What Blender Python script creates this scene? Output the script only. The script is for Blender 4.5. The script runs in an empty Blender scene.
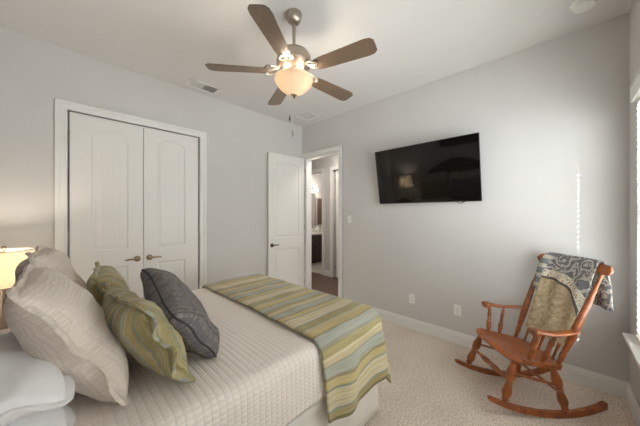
import bpy, bmesh, math, random
from mathutils import Vector, Matrix, noise
R = math.radians
PI = math.pi
random.seed(7)
SC = bpy.context.scene
COL = SC.collection

# ------------------------------------------------------------------ camera
cam = bpy.data.cameras.new('camera')
cam.sensor_width = 36.0
cam.lens = 253.0 / 640.0 * 36.0
cam.clip_start = 0.02
cam.shift_y = 0.5 / 640
camo = bpy.data.objects.new('camera', cam)
COL.objects.link(camo)
camo.location = (0, 0, 1.465)
camo.rotation_euler = (R(90), 0, math.atan2(0.6913, 0.7225) - R(90))
SC.camera = camo

# ------------------------------------------------------------------ world, sun, exposure
W = bpy.data.worlds.new('daylight')
SC.world = W
W.use_nodes = True
bg = W.node_tree.nodes['Background']
bg.inputs[0].default_value = (0.94, 0.967, 1.015, 1)
bg.inputs[1].default_value = 13.5
sun = bpy.data.lights.new('sun', 'SUN')
sun.energy = 38.0
sun.angle = R(0.5)
sun.color = (1.0, 0.97, 0.93)
suno = bpy.data.objects.new('sun', sun)
COL.objects.link(suno)
suno.rotation_euler = Vector((0.53, 0.30, -0.31)).to_track_quat('-Z', 'Y').to_euler()
suno.location = (1, -3, 5)
SC.view_settings.view_transform = 'Standard'
SC.view_settings.look = 'None'
SC.view_settings.gamma = 1.0
SC.view_settings.use_curve_mapping = False
SC.view_settings.exposure = -0.15
try:
    SC.cycles.use_denoising = True
    SC.cycles.max_bounces = 14
    SC.cycles.diffuse_bounces = 8
    SC.cycles.sample_clamp_indirect = 6.0
except Exception:
    pass
XW, XE, YS, YN, ZC = -0.47, 3.13, -0.384, 3.45, 3.05      # room limits
WINS = ((1.28, 2.84), (-0.36, 1.00))                        # window openings along the south wall; second is unseen, added for daylight
WZ0, WZ1 = 0.577, 2.36
for (a, b) in WINS:
    pl = bpy.data.lights.new('daylight_portal', 'AREA')
    pl.shape = 'RECTANGLE'
    pl.size = b - a
    pl.size_y = WZ1 - WZ0
    pl.cycles.is_portal = True
    po = bpy.data.objects.new('daylight_portal', pl)
    COL.objects.link(po)
    po.location = ((a + b) / 2, YS - 0.16, (WZ0 + WZ1) / 2)
    po.rotation_euler = (R(90), 0, 0)      # faces +Y


# ------------------------------------------------------------------ material helpers
def lin(c):
    return tuple(((v / 255) / 12.92 if v / 255 <= 0.04045 else ((v / 255 + 0.055) / 1.055) ** 2.4) for v in c)


class NT:
    def __init__(s, name):
        s.m = bpy.data.materials.new(name)
        s.m.use_nodes = True
        s.n = s.m.node_tree.nodes
        s.l = s.m.node_tree.links
        s.b = s.n['Principled BSDF']
        s.out = s.n['Material Output']

    def new(s, t, **k):
        n = s.n.new(t)
        for a, v in k.items():
            setattr(n, a, v)
        return n

    def link(s, a, b):
        s.l.new(a, b)

    def coords(s, kind='Object', scale=(1, 1, 1)):
        tc = s.new('ShaderNodeTexCoord')
        mp = s.new('ShaderNodeMapping')
        mp.inputs['Scale'].default_value = scale
        s.link(tc.outputs[kind], mp.inputs['Vector'])
        return mp.outputs['Vector']

    def noise(s, vec, scale, detail=3, rough=0.55):
        n = s.new('ShaderNodeTexNoise')
        n.inputs['Scale'].default_value = scale
        n.inputs['Detail'].default_value = detail
        n.inputs['Roughness'].default_value = rough
        s.link(vec, n.inputs['Vector'])
        return n.outputs['Fac']

    def ramp(s, fac, stops, interp='LINEAR'):
        r = s.new('ShaderNodeValToRGB')
        r.color_ramp.interpolation = interp
        el = r.color_ramp.elements
        while len(el) > 1:
            el.remove(el[-1])
        el[0].position = stops[0][0]
        el[0].color = (*stops[0][1], 1)
        for p, c in stops[1:]:
            e = el.new(p)
            e.color = (*c, 1)
        if fac is not None:
            s.link(fac, r.inputs['Fac'])
        return r.outputs['Color']

    def math(s, op, a, b=None, c=None):
        n = s.new('ShaderNodeMath', operation=op)
        for i, v in enumerate((a, b, c)):
            if v is None:
                continue
            if isinstance(v, (int, float)):
                n.inputs[i].default_value = v
            else:
                s.link(v, n.inputs[i])
        return n.outputs[0]

    def mix(s, fac, a, b, mode='MIX'):
        n = s.new('ShaderNodeMix', data_type='RGBA', blend_type=mode)
        for sock, v in ((n.inputs['Factor'], fac), (n.inputs['A'], a), (n.inputs['B'], b)):
            if isinstance(v, (int, float)):
                sock.default_value = v
            elif isinstance(v, tuple):
                sock.default_value = (*v, 1)
            else:
                s.link(v, sock)
        return n.outputs['Result']

    def bump(s, h, strength=0.3, dist=0.01):
        b = s.new('ShaderNodeBump')
        b.inputs['Strength'].default_value = strength
        b.inputs['Distance'].default_value = dist
        s.link(h, b.inputs['Height'])
        s.link(b.outputs['Normal'], s.b.inputs['Normal'])

    def base(s, c):
        if isinstance(c, tuple):
            s.b.inputs['Base Color'].default_value = (*c, 1)
        else:
            s.link(c, s.b.inputs['Base Color'])

    def set(s, **k):
        for a, v in k.items():
            s.b.inputs[a.replace('_', ' ')].default_value = v
        return s


def plain(name, rgb, rough=0.6, metal=0.0, var=0.06, scale=30, bump=0.0, spec=0.5):
    t = NT(name)
    c = lin(rgb)
    v = t.coords()
    f = t.noise(v, scale, 3)
    t.base(t.ramp(f, [(0.3, tuple(x * (1 - var) for x in c)), (0.7, tuple(min(1, x * (1 + var)) for x in c))]))
    t.set(Roughness=rough, Metallic=metal, Specular_IOR_Level=spec)
    if bump:
        t.bump(f, bump, 0.002)
    return t.m


def wall_mat(name, rgb):
    t = NT(name)
    v = t.coords()
    c = lin(rgb)
    f = t.noise(v, 2.0, 2)
    t.base(t.ramp(f, [(0.3, tuple(x * .985 for x in c)), (0.7, tuple(x * 1.015 for x in c))]))
    t.set(Roughness=0.75, Specular_IOR_Level=0.25)
    t.bump(t.noise(v, 160, 2), 0.06, 0.002)
    return t.m


def wood_mat(name, dark, light, scale=(6, 6, 60), rough=0.35, coat=0.2, axis_noise=4.0):
    t = NT(name)
    v = t.coords('Object', scale)
    f = t.noise(v, axis_noise, 6, 0.6)
    t.base(t.ramp(f, [(0.28, lin(dark)), (0.72, lin(light))]))
    t.set(Roughness=rough, Coat_Weight=coat, Coat_Roughness=0.15)
    t.bump(f, 0.08, 0.002)
    return t.m


def carpet_mat():
    t = NT('carpet')
    v = t.coords()
    a = t.noise(v, 75, 3, 0.7)
    b = t.noise(v, 260, 2, 0.6)
    big = t.noise(v, 2.4, 3)
    m = t.math('ADD', t.math('MULTIPLY', a, 0.65), t.math('MULTIPLY', b, 0.35))
    col = t.ramp(m, [(0.37, lin((158, 142, 127))), (0.5, lin((226, 212, 198))), (0.62, lin((250, 242, 232)))])
    col = t.mix(0.16, col, t.ramp(big, [(0.35, lin((176, 160, 146))), (0.65, lin((238, 228, 217)))]))
    t.base(col)
    t.set(Roughness=0.95, Specular_IOR_Level=0.1, Sheen_Weight=0.15)
    t.bump(m, 0.6, 0.010)
    return t.m


def quilt_mat(name, rgb, cell=(0.026, 0.026), strength=0.5, swirl=False):
    t = NT(name)
    c = lin(rgb)
    v = t.coords('UV')
    sp = t.new('ShaderNodeSeparateXYZ')
    wob = t.noise(v, 14 if swirl else 30, 2)
    t.link(v, sp.inputs[0])
    k = 0.022 if swirl else 0.006
    x = t.math('ADD', sp.outputs[0], t.math('MULTIPLY', wob, k))
    y = t.math('ADD', sp.outputs[1], t.math('MULTIPLY', wob, -k))
    sx = t.math('ABSOLUTE', t.math('SINE', t.math('MULTIPLY', x, PI / cell[0])))
    sy = t.math('ABSOLUTE', t.math('SINE', t.math('MULTIPLY', y, PI / cell[1])))
    hgt = t.math('POWER', t.math('MULTIPLY', sx, sy), 0.45)
    fine = t.noise(v, 350, 2)
    hh = t.math('ADD', hgt, t.math('MULTIPLY', fine, 0.12))
    t.base(t.ramp(hgt, [(0.0, tuple(q * .92 for q in c)), (0.6, c)]))
    t.set(Roughness=0.9, Specular_IOR_Level=0.15, Sheen_Weight=0.1)
    t.bump(hh, strength, 0.008)
    return t.m


OL, GO, CR, BL, SL, BE, TE, OB = [lin(c) for c in ((148, 134, 82), (184, 163, 106), (206, 194, 164), (150, 157, 154), (122, 125, 116), (186, 168, 134), (110, 130, 128), (122, 110, 76))]
STRIPES = [(.055, OL), (.012, TE), (.03, CR), (.008, BE), (.03, CR), (.008, GO), (.024, CR), (.014, TE), (.05, GO),
           (.02, OB), (.06, BL), (.01, SL), (.035, BE), (.012, CR), (.045, OL), (.018, SL), (.05, BL), (.012, OB), (.05, GO), (.03, BE), (.012, TE)]


SHAM_STRIPES = [(.06, OL), (.010, TE), (.04, GO), (.018, BL), (.05, OL), (.010, OB), (.026, BE), (.016, TE), (.012, SL), (.044, GO), (.014, OB), (.02, BL)]


def stripe_mat(name, axis=1, period=None, dim=1.0, wob=0.006, hem=None, table=STRIPES):
    t = NT(name)
    v = t.coords('UV')
    sp = t.new('ShaderNodeSeparateXYZ')
    t.link(v, sp.inputs[0])
    tot = sum(w for w, _ in table)
    n = t.noise(v, 9, 2)
    p = t.math('ADD', sp.outputs[axis], t.math('MULTIPLY', n, wob))
    fr = t.math('FRACT', t.math('DIVIDE', p, period or tot))
    st, acc = [], 0
    for w, c in table:
        st.append((acc / tot, tuple(q * dim for q in c)))
        acc += w
    col = t.ramp(fr, st, 'CONSTANT')
    # fine woven streaks along the stripes
    sc = (4, 420, 1) if axis == 1 else (420, 4, 1)
    mp = t.new('ShaderNodeMapping')
    mp.inputs['Scale'].default_value = sc
    t.link(v, mp.inputs['Vector'])
    f = t.noise(mp.outputs[0], 1.0, 3)
    col = t.mix(0.30, col, t.ramp(f, [(0.32, lin((110, 96, 56))), (0.68, lin((232, 222, 188)))]))
    if hem is not None:
        col = t.mix(t.math('LESS_THAN', sp.outputs[1], hem), col, OB)
    t.base(col)
    t.set(Roughness=0.8, Specular_IOR_Level=0.2, Sheen_Weight=0.15)
    t.bump(t.math('ADD', f, t.math('MULTIPLY', t.noise(v, 40, 3), .6)), 0.25, 0.004)
    return t.m


def plaid_mat():
    t = NT('grey_plaid_linen')
    v = t.coords('UV')
    sp = t.new('ShaderNodeSeparateXYZ')
    t.link(v, sp.inputs[0])
    col = t.ramp(t.noise(v, 60, 4, .7), [(0.35, lin((92, 89, 88))), (0.65, lin((136, 130, 126)))])
    for ax, per, c, w in ((0, .115, (58, 58, 62), .07), (1, .115, (58, 58, 62), .07), (0, .023, (88, 92, 104), .25), (1, .023, (112, 100, 92), .25)):
        fr = t.math('FRACT', t.math('DIVIDE', sp.outputs[ax], per))
        ln = t.math('LESS_THAN', fr, w)
        col = t.mix(t.math('MULTIPLY', ln, 0.5), col, lin(c))
    t.base(col)
    t.set(Roughness=0.85, Specular_IOR_Level=0.15)
    t.bump(t.noise(v, 220, 3), 0.4, 0.004)
    return t.m


def tapestry_mat():
    t = NT('floral_tapestry')
    v = t.coords('UV')
    n1 = t.new('ShaderNodeTexNoise')
    n1.inputs['Scale'].default_value = 9
    t.link(v, n1.inputs['Vector'])
    mixv = t.new('ShaderNodeMix', data_type='VECTOR')
    mixv.inputs['Factor'].default_value = 0.10
    t.link(v, mixv.inputs['A'])
    t.link(n1.outputs['Color'], mixv.inputs['B'])
    wv = mixv.outputs['Result']
    vo = t.new('ShaderNodeTexVoronoi', feature='F1')
    vo.inputs['Scale'].default_value = 11
    t.link(wv, vo.inputs['Vector'])
    rings = t.math('SINE', t.math('MULTIPLY', vo.outputs['Distance'], 17))
    vine = t.math('GREATER_THAN', rings, 0.35)
    sprig = t.math('GREATER_THAN', t.noise(wv, 34, 3, .6), 0.57)
    pat = t.math('MAXIMUM', t.math('MULTIPLY', vine, 0.75), t.math('MULTIPLY', sprig, 0.75))
    field = t.mix(pat, lin((112, 113, 117)), lin((202, 196, 184)))
    sp = t.new('ShaderNodeSeparateXYZ')
    t.link(v, sp.inputs[0])
    dx = t.math('SUBTRACT', sp.outputs[0], 0.31)
    dy = t.math('SUBTRACT', sp.outputs[1], 0.80)
    d = t.math('SQRT', t.math('ADD', t.math('MULTIPLY', dx, dx), t.math('MULTIPLY', dy, dy)))
    spots = t.math('GREATER_THAN', t.noise(v, 60, 2), 0.60)
    med = t.ramp(t.noise(v, 30, 4, .7), [(0.35, lin((150, 132, 104))), (0.65, lin((202, 186, 156)))])
    band = t.mix(spots, lin((214, 206, 188)), lin((120, 96, 84)))
    c = t.mix(t.math('LESS_THAN', d, 0.425), field, band)
    c = t.mix(t.math('LESS_THAN', d, 0.365), c, lin((88, 84, 82)))
    c = t.mix(t.math('LESS_THAN', d, 0.345), c, med)
    # cross-banded end border
    side = t.math('GREATER_THAN', sp.outputs[0], 0.355)
    bands = t.math('GREATER_THAN', t.math('SINE', t.math('MULTIPLY', sp.outputs[1], 75)), 0.25)
    bcol = t.mix(t.math('MAXIMUM', t.math('MULTIPLY', bands, .8), t.math('MULTIPLY', spots, .6)), lin((120, 126, 134)), lin((214, 206, 190)))
    c = t.mix(side, c, bcol)
    t.base(c)
    t.set(Roughness=0.9, Specular_IOR_Level=0.1)
    t.bump(t.noise(v, 300, 2), 0.4, 0.003)
    return t.m


M = dict(
    wall=wall_mat('greige_paint', (208, 206, 204)),
    ceiling=wall_mat('ceiling_paint', (220, 218, 216)),
    trim=plain('white_trim_paint', (234, 233, 230), 0.35, var=.01),
    door=plain('white_door_paint', (231, 229, 225), 0.4, var=.01),
    carpet=carpet_mat(),
    quilt=quilt_mat('matelasse_quilt', (245, 235, 226), (0.030, 0.021), 0.6),
    sham=quilt_mat('stitched_cream_sham', (224, 212, 201), (0.014, 0.014), 0.5, True),
    stripe=stripe_mat('striped_throw_weave', 1, .56, hem=.985 - .43 + .022),
    stripe_sham=stripe_mat('striped_sham_weave', 0, None, 0.78, table=SHAM_STRIPES),
    plaid=plaid_mat(),
    tapestry=tapestry_mat(),
    linen=plain('white_cotton', (240, 239, 240), 0.85, var=.02, scale=60, bump=.1, spec=.15),
    skirt=plain('white_skirt_cotton', (232, 226, 218), 0.85, var=.02, spec=.15),
    mattress=plain('mattress_ticking', (225, 222, 216), 0.9),
    maple=wood_mat('maple_stain', (98, 44, 14), (172, 92, 38), (5, 5, 5), 0.32, .25),
    mahogany=wood_mat('dark_headboard_wood', (46, 22, 16), (82, 42, 30), (4, 4, 4), .3, .3),
    espresso=wood_mat('espresso_cabinet', (38, 24, 20), (66, 44, 36), (6, 6, 6), .35, .2),
    nickel=plain('brushed_nickel', (176, 164, 150), 0.32, 1.0, .05, 90),
    bronze=plain('antique_nickel', (150, 128, 104), 0.3, 1.0, .05, 90),
    dark_metal=plain('dark_steel', (92, 86, 80), 0.3, 1.0, .05),
    blade=wood_mat('taupe_blade', (104, 86, 69), (116, 97, 79), (30, 3, 3), .38, .0),
    black=plain('black_plastic', (14, 14, 15), 0.4, var=.05),
    plastic=plain('white_plastic', (238, 237, 233), 0.35, var=.01),
    slot=plain('socket_slot', (70, 68, 66), 0.5),
    vent_dark=plain('duct_shadow', (96, 93, 90), 0.8),
    vinyl=plain('white_blind', (240, 239, 236), 0.45, var=.01),
    marble=plain('white_counter', (236, 232, 226), 0.2, var=.05, scale=8),
    tile=plain('bath_floor_tile', (206, 196, 186), 0.3, var=.06, scale=6),
    reflection_cloth=plain('brown_reflection_cloth', (112, 90, 76), 0.95, var=.1, bump=.3),
    chrome=plain('chrome', (220, 220, 222), 0.12, 1.0, .01),
    cord=plain('white_cord', (225, 223, 218), .6),
    cable=plain('dark_cable', (40, 36, 34), .5),
)


def screen_mat():
    t = NT('tv_glass')
    t.base((.004, .0035, .003))
    t.set(Roughness=0.05, Specular_IOR_Level=0.45)
    return t.m


def glass_mat():
    t = NT('window_glass')
    tr = t.new('ShaderNodeBsdfTransparent')
    tr.inputs[0].default_value = (.95, .97, .96, 1)
    gl = t.new('ShaderNodeBsdfGlossy')
    gl.inputs['Roughness'].default_value = 0.02
    mx = t.new('ShaderNodeMixShader')
    mx.inputs[0].default_value = 0.05
    t.link(tr.outputs[0], mx.inputs[1])
    t.link(gl.outputs[0], mx.inputs[2])
    t.link(mx.outputs[0], t.out.inputs['Surface'])
    return t.m


def mirror_mat():
    t = NT('mirror_glass')
    t.base((.85, .86, .86))
    t.set(Roughness=0.02, Metallic=1.0)
    return t.m


def frosted(name, rgb, emit, strength, trans=0.6):
    """translucent shade/bowl lit from within"""
    t = NT(name)
    n = t.noise(t.coords(), 14, 3)
    col = t.ramp(n, [(.3, lin(rgb)), (.7, tuple(min(1, q * 1.08) for q in lin(rgb)))])
    d = t.new('ShaderNodeBsdfDiffuse')
    tr = t.new('ShaderNodeBsdfTranslucent')
    t.link(col, d.inputs['Color'])
    t.link(col, tr.inputs['Color'])
    mx = t.new('ShaderNodeMixShader')
    mx.inputs[0].default_value = trans
    t.link(d.outputs[0], mx.inputs[1])
    t.link(tr.outputs[0], mx.inputs[2])
    fin = mx.outputs[0]
    if strength:
        e = t.new('ShaderNodeEmission')
        e.inputs[0].default_value = (*lin(emit), 1)
        e.inputs[1].default_value = strength
        ad = t.new('ShaderNodeAddShader')
        t.link(fin, ad.inputs[0])
        t.link(e.outputs[0], ad.inputs[1])
        fin = ad.outputs[0]
    t.link(fin, t.out.inputs['Surface'])
    return t.m


def emit_mat(name, rgb, strength):
    t = NT(name)
    t.base(lin(rgb))
    t.b.inputs['Emission Color'].default_value = (*lin(rgb), 1)
    t.b.inputs['Emission Strength'].default_value = strength
    return t.m


def plank_floor_mat():
    t = NT('dark_plank_floor')
    v = t.coords()
    br = t.new('ShaderNodeTexBrick')
    br.inputs['Scale'].default_value = 1.0
    br.inputs['Brick Width'].default_value = 1.1
    br.inputs['Row Height'].default_value = 0.13
    br.inputs['Mortar Size'].default_value = 0.003
    br.inputs['Color1'].default_value = (*lin((104, 76, 62)), 1)
    br.inputs['Color2'].default_value = (*lin((78, 56, 46)), 1)
    br.inputs['Mortar'].default_value = (*lin((40, 28, 22)), 1)
    t.link(v, br.inputs['Vector'])
    g = t.noise(t.coords('Object', (2, 25, 2)), 3, 5)
    t.base(t.mix(0.3, br.outputs['Color'], t.ramp(g, [(.3, lin((64, 44, 36))), (.7, lin((128, 98, 80)))])))
    t.set(Roughness=0.3)
    return t.m


M['screen'] = screen_mat()
M['glass'] = glass_mat()
M['mirror'] = mirror_mat()
M['bowl'] = frosted('alabaster_bowl', (200, 190, 178), (255, 206, 150), 0.08, 0.6)
M['lampshade'] = frosted('linen_lampshade', (252, 243, 229), (255, 214, 160), 0.0, 0.72)
M['bulb'] = emit_mat('warm_bulb', (255, 214, 160), 12)
M['bathbulb'] = emit_mat('bath_bulb', (255, 240, 220), 10)
M['planks'] = plank_floor_mat()


# ------------------------------------------------------------------ mesh helpers
def bm_():
    return bmesh.new()


def box(bm, a, b, bevel=0.0, mtx=None):
    x0, y0, z0 = (min(p, q) for p, q in zip(a, b))
    x1, y1, z1 = (max(p, q) for p, q in zip(a, b))
    v = [bm.verts.new(p) for p in ((x0, y0, z0), (x1, y0, z0), (x1, y1, z0), (x0, y1, z0), (x0, y0, z1), (x1, y0, z1), (x1, y1, z1), (x0, y1, z1))]
    f = [bm.faces.new([v[i] for i in q]) for q in ((3, 2, 1, 0), (4, 5, 6, 7), (0, 1, 5, 4), (1, 2, 6, 5), (2, 3, 7, 6), (3, 0, 4, 7))]
    if bevel:
        es = list({e for q in f for e in q.edges})
        r = bmesh.ops.bevel(bm, geom=es, offset=bevel, segments=2, affect='EDGES', profile=0.5)
        v = list({w for q in r['faces'] for w in q.verts} | {w for w in v if w.is_valid})
    if mtx is not None:
        bmesh.ops.transform(bm, matrix=mtx, verts=[w for w in v if w.is_valid])
    return bm


def frame_of(d):
    d = Vector(d).normalized()
    u = Vector((0, 0, 1)) if abs(d.z) < 0.9 else Vector((1, 0, 0))
    s = d.cross(u).normalized()
    return d, s, s.cross(d).normalized()


def lathe_between(bm, p0, p1, prof, n=14):
    """turned piece from p0 to p1; prof = [(t 0..1, radius)]"""
    p0, p1 = Vector(p0), Vector(p1)
    d, s, u = frame_of(p1 - p0)
    rings = []
    for t, r in prof:
        c = p0.lerp(p1, t)
        rings.append([bm.verts.new(c + (s * math.cos(2 * PI * i / n) + u * math.sin(2 * PI * i / n)) * r) for i in range(n)])
    for a, b in zip(rings, rings[1:]):
        for i in range(n):
            bm.faces.new((a[i], a[(i + 1) % n], b[(i + 1) % n], b[i]))
    bm.faces.new(rings[0][::-1])
    bm.faces.new(rings[-1])
    return bm


def revolve(bm, prof, n=32, c=(0, 0, 0), cap=True):
    """prof = [(radius, z)] about the vertical"""
    rings = []
    for r, z in prof:
        rings.append([bm.verts.new((c[0] + r * math.cos(2 * PI * i / n), c[1] + r * math.sin(2 * PI * i / n), c[2] + z)) for i in range(n)])
    for a, b in zip(rings, rings[1:]):
        for i in range(n):
            bm.faces.new((a[i], a[(i + 1) % n], b[(i + 1) % n], b[i]))
    if cap:
        bm.faces.new(rings[0][::-1])
        bm.faces.new(rings[-1])
    return bm


def tube(bm, pts, rad, n=8, flat=None):
    pts = [Vector(p) for p in pts]
    rings = []
    pn = None
    for i, p in enumerate(pts):
        d = (pts[min(i + 1, len(pts) - 1)] - pts[max(i - 1, 0)]).normalized()
        if pn is None:
            _, s, u = frame_of(d)
        else:
            s = (pn - d * pn.dot(d)).normalized()
            u = s.cross(d)
        pn = s
        r = rad[i] if isinstance(rad, (list, tuple)) else rad
        k = flat or 1.0
        rings.append([bm.verts.new(p + s * math.cos(2 * PI * j / n) * r + u * math.sin(2 * PI * j / n) * r * k) for j in range(n)])
    for a, b in zip(rings, rings[1:]):
        for j in range(n):
            bm.faces.new((a[j], a[(j + 1) % n], b[(j + 1) % n], b[j]))
    bm.faces.new(rings[0][::-1])
    bm.faces.new(rings[-1])
    return bm


def prism(bm, poly, mtx, depth):
    """polygon in local xy extruded along local z by depth, then transformed"""
    lo = [bm.verts.new(mtx @ Vector((x, y, 0))) for x, y in poly]
    hi = [bm.verts.new(mtx @ Vector((x, y, depth))) for x, y in poly]
    bm.faces.new(lo[::-1])
    bm.faces.new(hi)
    n = len(poly)
    for i in range(n):
        bm.faces.new((lo[i], lo[(i + 1) % n], hi[(i + 1) % n], hi[i]))
    return bm


def sweep_rect(bm, secs):
    """secs: list of four-corner lists; makes a closed strip"""
    rings = [[bm.verts.new(p) for p in s] for s in secs]
    n = len(rings[0])
    for a, b in zip(rings, rings[1:]):
        for j in range(n):
            bm.faces.new((a[j], a[(j + 1) % n], b[(j + 1) % n], b[j]))
    bm.faces.new(rings[0][::-1])
    bm.faces.new(rings[-1])
    return bm


def obj(name, bm, mat, parent=None, smooth=None, uv=None):
    bmesh.ops.recalc_face_normals(bm, faces=bm.faces)
    me = bpy.data.meshes.new(name)
    bm.to_mesh(me)
    bm.free()
    me.materials.append(mat)
    if smooth:
        me.shade_smooth()
        me.set_sharp_from_angle(angle=R(smooth))
    o = bpy.data.objects.new(name, me)
    COL.objects.link(o)
    if parent is not None:
        o.parent = parent
    return o


def thing(name, label, cat, loc=(0, 0, 0), rot=0, group=None):
    o = bpy.data.objects.new(name, None)
    o.empty_display_size = 0.1
    COL.objects.link(o)
    o.location = loc
    o.rotation_euler = (0, 0, rot)
    return tag(o, label, cat, group)


def tag(o, label, cat, group=None):
    o['label'] = label
    o['category'] = cat
    if group:
        o['group'] = group
    return o


def struct(o):
    o['kind'] = 'structure'
    return o


def copy_tree(o, parent=None):
    c = o.copy()
    COL.objects.link(c)
    c.parent = parent
    for ch in list(o.children):
        copy_tree(ch, c)
    return c


# ------------------------------------------------------------------ room shell
T = 0.13
b = bm_()
box(b, (XW - T, YS - T, -0.10), (XE, YN, 0))
fl = struct(obj('floor', b, M['carpet']))
b = bm_()
box(b, (XW - T, YS - T, ZC), (6.9, 6.2, ZC + .12))
struct(obj('ceiling', b, M['ceiling']))

CX0, CX1, DZ = 0.094, 1.294, 2.455          # closet opening
b = bm_()
box(b, (XW - T, YN, 0), (CX0 - .012, YN + T, ZC))
box(b, (CX1 + .012, YN, 0), (XE + T, YN + T, ZC))
box(b, (CX0 - .012, YN, DZ + .012), (CX1 + .012, YN + T, ZC))
box(b, (CX0 - .012, YN + .075, 0), (CX1 + .012, YN + T, DZ + .012))
struct(obj('wall_north', b, M['wall']))

HY0, HY1 = 2.583, 3.343                      # hall door opening
b = bm_()
box(b, (XE, YS - T, 0), (XE + T, HY0, ZC))
box(b, (XE, HY1, 0), (XE + T, YN + T, ZC))
box(b, (XE, HY0, DZ + .005), (XE + T, HY1, ZC))
struct(obj('wall_east', b, M['wall']))
b = bm_()
box(b, (XW - T, YS - T, 0), (XW, YN + T, ZC))
struct(obj('wall_west', b, M['wall']))
b = bm_()
box(b, (XW - T, YS - T, 0), (XE + T, YS, WZ0))
box(b, (XW - T, YS - T, WZ1), (XE + T, YS, ZC))
xs = [XW - T, WINS[1][0], WINS[1][1], WINS[0][0], WINS[0][1], XE + T]
for i in (0, 2, 4):
    box(b, (xs[i], YS - T, WZ0), (xs[i + 1], YS, WZ1))
struct(obj('wall_south', b, M['wall']))


def baseboard(name, p0, p1, nrm):
    """stepped profile along p0-p1, nrm points into the room"""
    p0, p1, n = Vector((*p0, 0)), Vector((*p1, 0)), Vector((*nrm, 0))
    prof = [(0, 0), (.016, 0), (.016, .092), (.012, .098), (.012, .112), (.007, .120), (.006, .133), (0, .133)]
    bm = bm_()
    ra = [bm.verts.new(p0 + n * a + Vector((0, 0, z))) for a, z in prof]
    rb = [bm.verts.new(p1 + n * a + Vector((0, 0, z))) for a, z in prof]
    k = len(prof)
    for i in range(k):
        bm.faces.new((ra[i], ra[(i + 1) % k], rb[(i + 1) % k], rb[i]))
    bm.faces.new(ra[::-1])
    bm.faces.new(rb)
    return struct(obj(name, bm, M['trim']))


baseboard('baseboard_east', (XE, YS), (XE, HY0 - .09), (-1, 0))
baseboard('baseboard_south', (XW, YS), (XE - .016, YS), (0, 1))
baseboard('baseboard_north', (CX1 + .10, YN), (XE - .02, YN), (0, -1))
baseboard('baseboard_northwest', (XW, YN), (CX0 - .10, YN), (0, -1))
baseboard('baseboard_west', (XW, YS + .016), (XW, YN - .016), (1, 0))


def casing(name, along, wallc, lo, hi, top, nrm, w=.088, parent=None):
    """door casing around an opening lo..hi (coordinate `along`) on the wall plane wallc"""
    bm = bm_()

    def bx(a0, a1, z0, z1, t0, t1, bev=.003):
        if along == 'x':
            box(bm, (a0, wallc + nrm * t0, z0), (a1, wallc + nrm * t1, z1), bev)
        else:
            box(bm, (wallc + nrm * t0, a0, z0), (wallc + nrm * t1, a1, z1), bev)
    for s, e in ((-1, lo), (1, hi)):
        bx(e + s * .006, e + s * w, 0, top + w, -.002, .014)
        bx(e + s * w * .62, e + s * w, 0, top + w, .0, .022)
        bx(e + s * .006, e + s * .022, 0, top + .02, .0, .019)
    bx(lo - w, hi + w, top + .006, top + w, -.002, .0142)
    bx(lo - w, hi + w, top + w * .62, top + w, .0, .0222)
    bx(lo - .02, hi + .02, top + .006, top + .022, .0, .0192)
    return struct(obj(name, bm, M['trim']))


casing('trim_1', 'x', YN, CX0 - .012, CX1 + .012, DZ + .004, -1)
casing('trim_2', 'y', XE, HY0, HY1, DZ + .005, -1)
# door lining of the hall doorway
b = bm_()
box(b, (XE - .001, HY0 - .012, 0), (XE + T + .001, HY0 + .006, DZ + .005))
box(b, (XE - .001, HY1 - .006, 0), (XE + T + .001, HY1 + .012, DZ + .005))
box(b, (XE - .001, HY0, DZ - .008), (XE + T + .001, HY1, DZ + .012))
box(b, (XE + .045, HY0 + .004, 0), (XE + .085, HY0 + .018, DZ - .01))
struct(obj('trim_3', b, M['trim']))


# ------------------------------------------------------------------ panelled doors
def arch_loop(x0, x1, z0, z1, rise, n=14):
    """closed outline, counter-clockwise from bottom-left, arched on top"""
    pts = [(x0, z0), (x1, z0)]
    for i in range(n + 1):
        t = i / n
        x = x1 + (x0 - x1) * t
        pts.append((x, z1 - rise * (2 * t - 1) ** 2 if rise else z1))
    return pts


def inset(pts, d):
    """rough inward offset of a convex-ish outline"""
    n = len(pts)
    out = []
    for i in range(n):
        p, a, c = Vector(pts[i]), Vector(pts[i - 1]), Vector(pts[(i + 1) % n])
        e1, e2 = (p - a).normalized(), (c - p).normalized()
        n1, n2 = Vector((-e1.y, e1.x)), Vector((-e2.y, e2.x))
        m = n1 + n2
        m = m / max(0.3, m.dot(n1)) if m.length > 1e-6 else n1
        out.append((p.x + m.x * d, p.y + m.y * d))
    return out


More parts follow.
